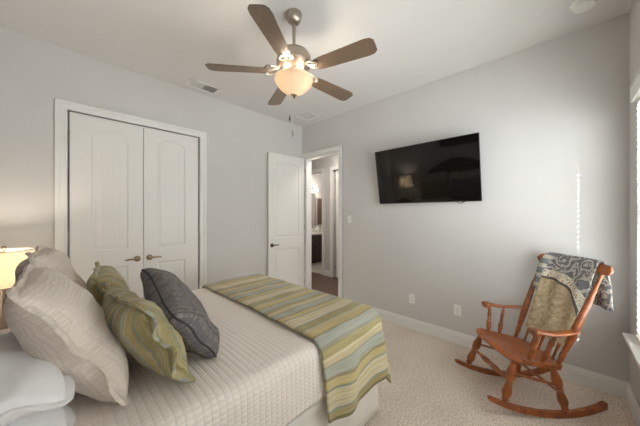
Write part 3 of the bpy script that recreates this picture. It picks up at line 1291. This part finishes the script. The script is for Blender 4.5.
for k, (z, sd, lab) in enumerate(((.806, 21, 'lower plain white pillow lying flat on the bed in the two-pillow stack'), (.938, 23, 'upper plain white pillow on top of the two-pillow stack beside the cream sham'))):
    o = tag(obj('sleeping_pillow', pillow_bm(.61, .33, .15, sd, wr=.008, exp=.42, pinch=.03, rnd=.06), M['linen'], None, 80), lab, 'pillow', G3)
    obj('flange', pillow_bm(.61, .33, .15, sd, flange=.03, only='flange', scal=.001, pinch=.03, rnd=.06), M['linen'], o, 80)
    m = Matrix(((0, -1, 0, 0), (1, 0, 0, 0), (0, 0, 1, 0), (0, 0, 0, 1)))
    o.matrix_world = Matrix.Translation((-.170 + .010 * k, 1.395, z - .012 * k)) @ Matrix.Rotation(R(7 - k), 4, 'Z') @ Matrix.Rotation(R(2 + 11 * k), 4, 'Y') @ m

# ------------------------------------------------------------------ nightstand and lamp
nt = thing('nightstand', 'dark wood nightstand between the bed and the closet wall', 'nightstand', (-.25, 3.02, 0))
b = bm_()
box(b, (-.20, -.24, .12), (.18, .24, .52))
obj('body', b, M['mahogany'], nt)
b = bm_()
box(b, (-.215, -.26, .52), (.20, .26, .55), .006)
obj('top', b, M['mahogany'], nt)
for z0 in (.14, .33):
    b = bm_()
    box(b, (.178, -.22, z0), (.198, .22, z0 + .17), .004)
    dr = obj('drawer', b, M['mahogany'], nt)
    b = bm_()
    lathe_between(b, (.198, 0, z0 + .085), (.226, 0, z0 + .085), [(0, .007), (.5, .007), (.6, .016), (1, .010)], 12)
    obj('knob', b, M['bronze'], dr, 40)
for sx in (-.17, .15):
    for sy in (-.21, .21):
        b = bm_()
        lathe_between(b, (sx, sy, 0), (sx, sy, .12), [(0, .018), (1, .026)], 10)
        obj('leg', b, M['mahogany'], nt)
lt = thing('table_lamp', 'table lamp with glowing cream drum shade beside the bed', 'lamp', (-.265, 3.0, .55))
b = bm_()
revolve(b, [(.001, 0), (.085, 0), (.085, .015), (.03, .03), (.020, .06), (.030, .12), (.032, .17), (.022, .24), (.014, .30), (.012, .48), (.001, .48)], 28)
obj('lamp_base', b, M['nickel'], lt, 40)
b = bm_()
revolve(b, [(.175, .382), (.150, .64), (.147, .64), (.172, .382)], 36, (0, 0, 0), False)
obj('lamp_shade', b, M['lampshade'], lt, 40)
for r, z in ((.176, .384), (.151, .638)):
    b = bm_()
    pts = [(r * math.cos(2 * PI * i / 36), r * math.sin(2 * PI * i / 36), z) for i in range(37)]
    tube(b, pts, .003, 6)
    if z > .5:
        for a in range(3):
            t = 2 * PI * a / 3
            tube(b, [(0, 0, .63), (.151 * math.cos(t), .151 * math.sin(t), .638)], .002, 6)
    obj('shade_ring', b, M['bronze'], lt, 40)
b = bm_()
revolve(b, [(.001, .50), (.005, .50), (.005, .645), (.013, .655), (.010, .67), (.001, .675)], 14)
obj('finial', b, M['bronze'], lt, 40)
b = bm_()
revolve(b, [(.001, .48), (.010, .48), (.013, .49), (.018, .51), (.015, .53), (.001, .54)], 18)
obj('bulb', b, M['bulb'], lt, 60)
ll = bpy.data.lights.new('table_lamp_light', 'POINT')
ll.energy = 17
ll.color = (1.0, .86, .69)
ll.shadow_soft_size = .035
lo = bpy.data.objects.new('table_lamp_light', ll)
COL.objects.link(lo)
lo.location = (-.265, 3.0, .55 + .53)

# picture over the headboard (seen in the television's reflection)
pt = thing('framed_picture', 'dark framed picture hanging on the wall above the headboard', 'picture', (XW, 1.50, 2.05))
b = bm_()
for q in (((.001, -.60, -.30), (.03, -.54, .30)), ((.001, .54, -.30), (.03, .60, .30)), ((.001, -.60, .24), (.03, .60, .30)), ((.001, -.60, -.30), (.03, .60, -.24))):
    box(b, *q, .004)
obj('picture_frame', b, M['black'], pt)
b = bm_()
box(b, (.002, -.55, -.25), (.014, .55, .25))
obj('canvas', b, plain('dark_canvas', (38, 34, 34), .7, var=.5, scale=6), pt)

# ------------------------------------------------------------------ television
P_bl, P_br = Vector((3.09, 1.815, 1.596)), Vector((3.09, .607, 1.596))
P_tl = Vector((2.960, 1.815, 2.287))
up = (P_tl - P_bl).normalized()
H_tv = (P_tl - P_bl).length
W_tv = (P_br - P_bl).length
xa = Vector((0, -1, 0))                       # left to right across the screen as seen
na = xa.cross(up).normalized()                # faces the room
if na.x > 0:
    na = -na
tv = thing('television', 'flat black television tilted down on the grey wall', 'television', (3.13, (P_bl.y + P_br.y) / 2, 1.95))
base = Vector(tv.location)
mt = Matrix((( xa.x, up.x, na.x, 0), (xa.y, up.y, na.y, 0), (xa.z, up.z, na.z, 0), (0, 0, 0, 1)))
mt.translation = P_bl - base
b = bm_()
box(b, (0, 0, -.012), (W_tv, H_tv, -.001), .003, mt)
box(b, (.14, .08, -.032), (W_tv - .14, H_tv - .30, -.010), .006, mt)
obj('casing', b, M['black'], tv)
b = bm_()
for q in (((0, 0, -.004), (W_tv, .012, .0012)), ((0, H_tv - .007, -.004), (W_tv, H_tv, .0012)), ((0, 0, -.004), (.007, H_tv, .0012)), ((W_tv - .007, 0, -.004), (W_tv, H_tv, .0012))):
    box(b, *q, 0, mt)
obj('bezel', b, M['black'], tv)
b = bm_()
box(b, (.007, .012, -.003), (W_tv - .007, H_tv - .007, .0006), 0, mt)
obj('screen', b, M['screen'], tv)
b = bm_()
box(b, (-.012, -.22, -.20), (-.001, .22, .20), .002)
box(b, (-.10, -.20, .12), (-.01, -.17, .16))
box(b, (-.10, .17, .12), (-.01, .20, .16))
box(b, (-.055, -.20, -.16), (-.01, -.17, -.12))
box(b, (-.055, .17, -.16), (-.01, .20, -.12))
obj('wall_mount', b, M['black'], tv)
b = bm_()
for k, (a, sg) in enumerate(((.34, .035), (.37, .022))):
    pts = []
    for i in range(13):
        t = i / 12
        pts.append((-.028, -a - .12 * t, -.33 - sg * 1.2 * math.sin(PI * t)))
    tube(b, pts, .0035, 6)
obj('cable', b, M['cable'], tv, 50)

# ------------------------------------------------------------------ wall plates
def plate(name, label, y, z, group, kind):
    t = thing(name, label, 'switch' if kind == 'switch' else 'outlet', (XE, y, z), 0, group)
    b = bm_()
    box(b, (-.006, -.037, -.059), (-.0005, .037, .059), .0025)
    obj('plate', b, M['plastic'], t)
    if kind == 'switch':
        b = bm_()
        box(b, (-.0095, -.017, -.034), (-.005, .017, .034), .002)
        obj('rocker', b, M['plastic'], t)
    elif kind == 'duplex':
        for s in (-.0195, .0195):
            b = bm_()
            lathe_between(b, (-.005, 0, s), (-.008, 0, s), [(0, .0165), (1, .0155)], 18)
            k = obj('socket', b, M['plastic'], t, 40)
            b = bm_()
            for yy, hh in ((-.006, .004), (.006, .0045)):
                box(b, (-.0088, yy - .0013, s + .002 - hh), (-.0078, yy + .0013, s + .003 + hh))
            lathe_between(b, (-.0078, 0, s - .009), (-.0088, 0, s - .009), [(0, .003), (1, .003)], 8)
            obj('slots', b, M['slot'], k)
    else:
        b = bm_()
        box(b, (-.0085, -.017, -.034), (-.005, .017, .034), .002)
        k = obj('socket', b, M['plastic'], t)
        for s in (-.019, .019):
            b = bm_()
            for yy in (-.006, .006):
                box(b, (-.0092, yy - .0012, s - .001), (-.0082, yy + .0012, s + .007))
            box(b, (-.0092, -.003, s - .010), (-.0082, .003, s - .006))
            obj('slots', b, M['slot'], k)
    for s in ((0,) if kind == 'duplex' else (-.048, .048)):
        b = bm_()
        lathe_between(b, (-.0055, 0, s), (-.0072, 0, s), [(0, .003), (1, .0025)], 8)
        obj('screw', b, M['nickel'], t)
    return t


plate('wall_outlet', 'white wall outlet with round sockets nearer the doorway, above the baseboard', 1.377, .383, None, 'duplex')
plate('wall_outlet', 'white wall outlet with rectangular face beside the rocking chair', .851, .377, None, 'rect')
plate('light_switch', 'white light switch on the wall beside the doorway', 2.356, 1.378, None, 'switch')

# ------------------------------------------------------------------ ceiling vents and smoke detector
def vent(label, x, y, lx, ly, nsl, ax, shut):
    t = thing('air_vent', label, 'vent', (x, y, ZC))
    b = bm_()
    w = .022
    for q in (((-lx / 2, -ly / 2, -.008), (lx / 2, -ly / 2 + w, -.0005)), ((-lx / 2, ly / 2 - w, -.008), (lx / 2, ly / 2, -.0005)), ((-lx / 2, -ly / 2, -.008), (-lx / 2 + w, ly / 2, -.0005)), ((lx / 2 - w, -ly / 2, -.008), (lx / 2, ly / 2, -.0005))):
        box(b, *q, .002)
    obj('frame', b, M['plastic'], t)
    b = bm_()
    box(b, (-lx / 2 + w, -ly / 2 + w, -.0015), (lx / 2 - w, ly / 2 - w, -.0005))  # flat sheet with the shade behind the louvers put into its colour
    obj('duct_shade', b, M['vent_dark'], t)
    b = bm_()
    L = (lx if ax == 'x' else ly) - 2 * w
    for k in range(nsl):
        p = -L / 2 + L * (k + .5) / nsl
        wid = L / nsl * shut
        if ax == 'x':
            m = Matrix.Translation((p, 0, -.008)) @ Matrix.Rotation(R(30 if p < 0 else -30), 4, 'Y')
            box(b, (-wid / 2, -ly / 2 + w, -.0008), (wid / 2, ly / 2 - w, .0008), 0, m)
        else:
            m = Matrix.Translation((0, p, -.008)) @ Matrix.Rotation(R(9), 4, 'X')
            box(b, (-lx / 2 + w, -wid / 2, -.0008), (lx / 2 - w, wid / 2, .0008), 0, m)
    obj('louvers', b, M['plastic'], t)


vent('white ceiling vent with slots left of the fan, above the closet', 1.277, 3.235, .36, .20, 12, 'x', .62)
vent('small square white ceiling vent near the room corner above the doorway', 2.82, 2.98, .30, .30, 9, 'y', .95)
sd_ = thing('smoke_detector', 'round white smoke detector on the ceiling at the top edge', 'smoke detector', (2.74, -.120, ZC))
b = bm_()
revolve(b, [(.078, -.0005), (.078, -.012), (.070, -.014), (.070, -.020)], 32)
obj('base', b, M['plastic'], sd_, 40)
b = bm_()
revolve(b, [(.066, -.020), (.066, -.028), (.058, -.040), (.03, -.045), (.001, -.046)], 32)
obj('cover', b, M['plastic'], sd_, 40)

# ------------------------------------------------------------------ ceiling fan
FZ = ZC
fan = thing('ceiling_fan', 'five-blade brushed nickel ceiling fan with lit glass bowl', 'ceiling fan', (1.309, 1.539, FZ))
b = bm_()
revolve(b, [(.062, -.0005), (.064, -.010), (.062, -.035), (.050, -.062), (.030, -.080), (.018, -.083)], 32)
obj('canopy', b, M['nickel'], fan, 40)
b = bm_()
lathe_between(b, (0, 0, -.078), (0, 0, -.30), [(0, .0135), (1, .0135)], 16)
lathe_between(b, (0, 0, -.262), (0, 0, -.302), [(0, .020), (.5, .024), (1, .030)], 18)
obj('downrod', b, M['nickel'], fan, 40)
b = bm_()
revolve(b, [(.030, -.296), (.085, -.302), (.118, -.318), (.132, -.345), (.132, -.372), (.138, -.378), (.138, -.402), (.128, -.410), (.110, -.432), (.085, -.452), (.070, -.462)], 40)
obj('motor_housing', b, M['nickel'], fan, 40)
b = bm_()
revolve(b, [(.068, -.455), (.074, -.465), (.074, -.490), (.060, -.500), (.060, -.512), (.02, -.514)], 36)
for a_ in range(3):
    t_ = R(20 + 120 * a_)
    tube(b, [(.04 * math.cos(t_), .04 * math.sin(t_), -.505), (.147 * math.cos(t_), .147 * math.sin(t_), -.534)], .004, 6)
obj('switch_housing', b, M['nickel'], fan, 40)
ZB = -.485
for k, ang in enumerate((-148, -76, -4, 68, 140)):
    b = bm_()
    pr = []
    L0, L1 = .205, .662
    mt = Matrix.Rotation(R(ang), 4, 'Z') @ Matrix.Translation((0, 0, ZB)) @ Matrix.Rotation(R(-11), 4, 'X')
    out = [(L0, -.050), (L0 + .06, -.058), (L1 - .06, -.072), (L1 - .022, -.066), (L1, -.045), (L1 + .002, 0), (L1, .045), (L1 - .022, .066), (L1 - .06, .072), (L0 + .06, .058), (L0, .050)]
    prism(b, out, mt @ Matrix.Translation((0, 0, -.003)), .006)
    bl = obj('blade', b, M['blade'], fan)
    # blade iron: scrolled bracket from the motor to the blade root
    b = bm_()
    mt2 = Matrix.Rotation(R(ang), 4, 'Z')
    tl = lambda pts: [mt2 @ Vector(p) for p in pts]
    tube(b, tl([(.095, 0, ZB + .055), (.125, 0, ZB + .036), (.155, 0, ZB + .016), (.185, 0, ZB + .006), (.215, 0, ZB + .002)]), [.013, .012, .010, .010, .009], 8)
    for s in (-1, 1):
        tube(b, tl([(.125, s * .004, ZB + .03), (.145, s * .034, ZB + .020), (.175, s * .050, ZB + .010), (.205, s * .046, ZB + .006 + s * .009), (.228, s * .026, ZB + .004 + s * .005), (.215, s * .008, ZB + .004)]), [.007, .008, .008, .008, .008, .007], 8)
    prism(b, [(.195, -.040), (.250, -.030), (.285, 0), (.250, .030), (.195, .040)], mt @ Matrix.Translation((0, 0, .0032)), .004)
    obj('blade_iron', b, M['nickel'], bl, 40)
# bell shaped glass bowl
b = bm_()
prof = [(.143, -.530), (.150, -.536), (.152, -.548), (.147, -.566), (.132, -.590), (.108, -.617), (.080, -.641), (.052, -.658), (.030, -.667), (.012, -.670)]
inner = [(r - .004 if r > .02 else r, z + .004) for r, z in prof]
revolve(b, prof + inner[::-1], 40, (0, 0, 0), False)
bowl = obj('light_bowl', b, M['bowl'], fan, 60)
b = bm_()
revolve(b, [(.001, -.664), (.026, -.664), (.022, -.673), (.010, -.679), (.009, -.685), (.011, -.690), (.001, -.695)], 18)
obj('finial', b, M['bronze'], bowl, 40)
for k in range(3):
    t = R(-136.3 + 60 + 120 * k)
    b = bm_()
    c = (.092 * math.cos(t), .092 * math.sin(t))
    revolve(b, [(.001, -.522), (.009, -.522), (.012, -.535), (.016, -.55), (.013, -.566), (.001, -.572)], 14, (c[0], c[1], 0))
    obj('bulb', b, M['bulb'], fan, 60)
    fl_ = bpy.data.lights.new('fan_bulb_light', 'POINT')
    fl_.energy = 14.0
    fl_.color = (1.0, .85, .68)
    fl_.shadow_soft_size = .027
    fo = bpy.data.objects.new('fan_bulb_light', fl_)
    COL.objects.link(fo)
    fo.location = (1.309 + c[0] * 1.0, 1.539 + c[1] * 1.0, FZ - .522)
rt = Vector((.6913, -.7225, 0))
for s, ln, m_ in ((-.0085, .276, M['dark_metal']), (.0015, .39, M['nickel'])):
    b = bm_()
    p = rt * s + Vector((-.05, -.05, 0))
    tube(b, [(p.x, p.y, -.50), (p.x * 1.9, p.y * 1.9, -.52), (p.x * 2.15, p.y * 2.15, -.60), (p.x * 2.15, p.y * 2.15, -.64 - ln + .03)], .0014, 6)
    ch = obj('pull_chain', b, M['cord'], fan, 40)
    b = bm_()
    lathe_between(b, (p.x * 2.15, p.y * 2.15, -.64 - ln + .035), (p.x * 2.15, p.y * 2.15, -.64 - ln - .015), [(0, .002), (.3, .006), (.7, .008), (1, .003)], 10)
    obj('fob', b, m_, ch, 40)

for k_ in fan.children:
    if k_.name.split('.')[0] not in ('canopy', 'downrod', 'motor_housing'):
        k_.location.z = .022

# ------------------------------------------------------------------ rocking chair (local: x = its right, y = forward, z = up)
TH = R(132.84)
ch = thing('rocking_chair', 'wooden rocking chair with turned legs in the corner by the window', 'rocking chair', (2.5732, .2716, 0), TH - R(90))
WD = M['maple']
# runners
for s in (-1, 1):
    b = bm_()
    cr = [(.365, .128, .018), (.345, .116, .030), (.25, .072, .038), (.12, .032, .040), (0, .010, .040), (-.12, .001, .041), (-.24, .006, .042), (-.34, .022, .044), (-.42, .046, .046), (-.455, .060, .052), (-.475, .066, .046)]
    secs = []
    for i in range(len(cr) - 1):
        for k in range(4):
            t = k / 4
            f, z, hh = [cr[i][q] + (cr[i + 1][q] - cr[i][q]) * t for q in range(3)]
            sx = s * (.2235 + .01 * (f + .4))
            secs.append([(sx - .014, f, z), (sx + .014, f, z), (sx + .014, f, z + hh), (sx - .014, f, z + hh)])
    f, z, hh = cr[-1]
    secs.append([(s * .223 - .012, f, z + .01), (s * .223 + .012, f, z + .01), (s * .223 + .012, f, z + hh - .005), (s * .223 - .012, f, z + hh - .005)])
    sweep_rect(b, secs)
    obj('runner', b, WD, ch, 35)
TURN = [(0, .014), (.06, .015), (.09, .020), (.12, .015), (.16, .017), (.34, .027), (.46, .024), (.52, .016), (.55, .022), (.58, .016), (.62, .020), (.78, .027), (.90, .017), (.94, .020), (.97, .012), (1, .012)]
TURN = [(t_, r_ * 1.18) for t_, r_ in TURN]
for s in (-1, 1):
    for (tp, bt_) in (((s * .195, .150, .405), (s * .228, .252, .108)), ((s * .185, -.125, .360), (s * .2235, -.190, .040))):
        b = bm_()
        lathe_between(b, tp, bt_, TURN, 16)
        obj('leg', b, WD, ch, 40)
# stretchers
def tl_(tp, bt_, t):
    return Vector(tp).lerp(Vector(bt_), t)
fl1, fl0 = ((.195, .150, .405), (.228, .252, .108)), ((-.195, .150, .405), (-.228, .252, .108))
rl1, rl0 = ((.185, -.125, .360), (.2235, -.190, .040)), ((-.185, -.125, .360), (-.2235, -.190, .040))
b = bm_()
lathe_between(b, tl_(*fl0, .52), tl_(*fl1, .52), [(0, .009), (.08, .010), (.14, .014), (.18, .011), (.30, .020), (.42, .022), (.47, .014), (.5, .020), (.53, .014), (.58, .022), (.70, .020), (.82, .011), (.86, .014), (.92, .010), (1, .009)], 14)
obj('front_stretcher', b, WD, ch, 40)
for a, c in ((fl0, rl0), (fl1, rl1)):
    b = bm_()
    lathe_between(b, tl_(*a, .34), tl_(*c, .46), [(0, .007), (.5, .011), (1, .007)], 12)
    obj('side_stretcher', b, WD, ch, 40)
b = bm_()
lathe_between(b, tl_(*rl0, .62), tl_(*rl1, .62), [(0, .007), (.5, .012), (1, .007)], 12)
obj('rear_stretcher', b, WD, ch, 40)
# seat: scooped, rolled front
b = bm_()
ny, nx = 18, 20
def seat_top(u, v):
    # u -1..1 across, v 0 (back) .. 1 (front)
    f = -.205 + .400 * v
    hwid = .222 + .040 * v
    if v > .8:
        f += .0
    z = .362 + .062 * v
    z -= .014 * (1 - u * u) * math.sin(PI * min(1, v * 1.05)) - .004 * math.cos(u * PI * 2) * v
    if v > .82:
        z += .010 * math.sin((v - .82) / .18 * PI) - .02 * ((v - .82) / .18) ** 2
    fr = f + .012 * (1 - u * u) * v - (.035 * (abs(u) ** 6) * (1 if v > .5 else -1) * abs(v - .5) * 2 if True else 0)
    return Vector((u * hwid, fr, z))
tp, bo = [], []
for j in range(ny + 1):
    r1, r2 = [], []
    for i in range(nx + 1):
        u, v = -1 + 2 * i / nx, j / ny
        p = seat_top(u, v)
        r1.append(b.verts.new(p))
        r2.append(b.verts.new((p.x * .95, p.y * .96, .362 + .062 * v - .036)))
    tp.append(r1)
    bo.append(r2)
for j in range(ny):
    for i in range(nx):
        b.faces.new((tp[j][i], tp[j][i + 1], tp[j + 1][i + 1], tp[j + 1][i]))
        b.faces.new((bo[j][i], bo[j + 1][i], bo[j + 1][i + 1], bo[j][i + 1]))
for j in range(ny):
    for i in (0, nx):
        b.faces.new((tp[j][i], tp[j + 1][i], bo[j + 1][i], bo[j][i]))
for i in range(nx):
    for j in (0, ny):
        b.faces.new((tp[j][i], tp[j][i + 1], bo[j][i + 1], bo[j][i]))
obj('seat', b, WD, ch, 50)
# back posts
PB = lambda s: Vector((s * .205, -.150, .362))
PT = lambda s: Vector((s * .250, -.418, 1.030))
for s in (-1, 1):
    b = bm_()
    lathe_between(b, PB(s), PT(s), [(0, .013), (.05, .014), (.12, .019), (.15, .014), (.17, .018), (.30, .023), (.42, .023), (.58, .020), (.72, .019), (.80, .012), (.82, .017), (.84, .012), (.93, .009), (1, .010)], 16)
    obj('back_post', b, WD, ch, 40)
for k in range(5):
    u = -1 + 2 * (k + 1) / 6
    b = bm_()
    p0, p1 = Vector((u * .200, -.165 - .012 * (1 - u * u), .362)), Vector((u * .235, -.430 - .028 * (1 - u * u), 1.035))
    lathe_between(b, p0, p1, [(0, .008), (.10, .009), (.28, .015), (.46, .015), (.60, .009), (.75, .007), (1, .007)], 10)
    obj('back_spindle', b, WD, ch, 40)
# crest rail, curved back in plan, with rounded ends
b = bm_()
secs = []
N = 50
upv = Vector((0, -.372, .928))
for i in range(N + 1):
    u = -1 + 2 * i / N
    c = Vector((u * .302, -.432 - .032 * (1 - u * u), 1.062 + .010 * (1 - u * u)))
    e = max(.10, (1 - max(0, (abs(u) - .88) / .12) ** 2) ** .5) if abs(u) > .88 else 1.0
    hh = (.036 + .010 * (1 - u * u)) * e
    tt = .014 * (.6 + .4 * e)
    nrm = Vector((0, .928, .372))
    ring = []
    for q in range(10):
        a = 2 * PI * q / 10
        ca, sa = math.cos(a), math.sin(a)
        ring.append(c + upv * hh * math.copysign(abs(sa) ** .7, sa) + nrm * tt * math.copysign(abs(ca) ** .7, ca))
    secs.append(ring)
sweep_rect(b, secs)
obj('crest_rail', b, WD, ch, 50)
# arms: from the post forward, scrolled front
for s in (-1, 1):
    b = bm_()
    path = [(.232, -.262, .622, .026, .011), (.245, -.20, .618, .028, .011), (.262, -.12, .616, .031, .011), (.272, -.03, .622, .036, .012), (.274, .03, .634, .038, .014), (.272, .062, .638, .036, .018), (.270, .078, .630, .033, .018), (.270, .084, .622, .026, .014)]
    secs = []
    for i in range(len(path)):
        x, f, z, w2, h2 = path[i]
        ring = []
        for q in range(12):
            a = 2 * PI * q / 12
            ca, sa = math.cos(a), math.sin(a)
            ring.append(Vector((s * x + w2 * math.copysign(abs(ca) ** .75, ca), f, z + h2 * math.copysign(abs(sa) ** .75, sa))))
        secs.append(ring)
    sweep_rect(b, secs)
    # scroll knuckle
    lathe_between(b, (s * .270 - .038, .066, .630), (s * .270 + .038, .066, .630), [(0, .016), (.06, .022), (.94, .022), (1, .016)], 16)
    obj('armrest', b, WD, ch, 45)
    for (bx, tx) in (((s * .225, .075, .400), (s * .266, .035, .622)), ((s * .222, -.020, .388), (s * .262, -.090, .610))):
        b = bm_()
        lathe_between(b, bx, tx, [(0, .010), (.06, .012), (.22, .019), (.38, .018), (.46, .011), (.50, .016), (.54, .011), (.68, .015), (.80, .011), (.86, .014), (.90, .008), (1, .008)], 14)
        obj('arm_spindle', b, WD, ch, 40)

# ------------------------------------------------------------------ tapestry throw over the chair back
b = bm_()
uvl = b.loops.layers.uv.new('UVMap')
BK = Vector((0, -.268, .668)).normalized()           # up along the back
NR = Vector((0, .928, .372))                          # out of the front of the back
L_front, L_back = .70, .36
ns, nl = 40, 72
grid = []
for i in range(ns + 1):
    u = -.210 + .415 * i / ns
    row = []
    flap = u > .150                                   # folded end strip hangs shorter and prouder
    lf = .36 if flap else L_front
    for j in range(nl + 1):
        t = j / nl
        s = -L_back + (L_back + lf) * t               # <0 behind, 0 at the crest, >0 in front
        crv = -.032 * (1 - (u / .292) ** 2)
        cz = Vector((u, -.432 + crv, 1.072)) + BK * .030
        r = .024
        if abs(s) < r * PI / 2:
            a = s / r
            p = cz + NR * r * math.sin(a) + BK * r * math.cos(a)
        elif s > 0:
            d = s - r * PI / 2
            p = cz + NR * (r + .004 + .010 * (1 - min(1, d / .1)) * 0) - BK * d
            p.y += .032 * (u / .205) ** 2 * min(1, d / .5) * .0 + .010 * math.sin(u * 40 + d * 5) * min(1, d / .2)
            p += NR * (.012 * noise.noise(Vector((u * 9, d * 6, 2))) * min(1, d / .1))
            if flap:
                p += NR * (.020 + .010 * math.sin(d * 14)) + Vector((.03 * d, 0, 0))
        else:
            d = -s - r * PI / 2
            p = cz - NR * (r + .004) - Vector((0, 0, 1)) * d + Vector((0, -.01, 0)) * min(1, d / .1)
            p.y += .012 * math.sin(u * 35 + d * 4) * min(1, d / .15) - .012 * min(1, d / .15)
            p.x -= .10 * d
        row.append((b.verts.new(p), (u + .205, s + .2)))
    grid.append(row)
for i in range(ns):
    for j in range(nl):
        qd = (grid[i][j], grid[i + 1][j], grid[i + 1][j + 1], grid[i][j + 1])
        f = b.faces.new([x for x, _ in qd])
        for lp, (_, uv) in zip(f.loops, qd):
            lp[uvl].uv = uv
tpb = tag(obj('chair_throw', b, M['tapestry'], None, 70), 'grey and cream floral woven throw draped over the rocking chair back', 'blanket')
tpb.location = ch.location
tpb.rotation_euler = ch.rotation_euler
tpb.modifiers.new('thick', 'SOLIDIFY').thickness = .005
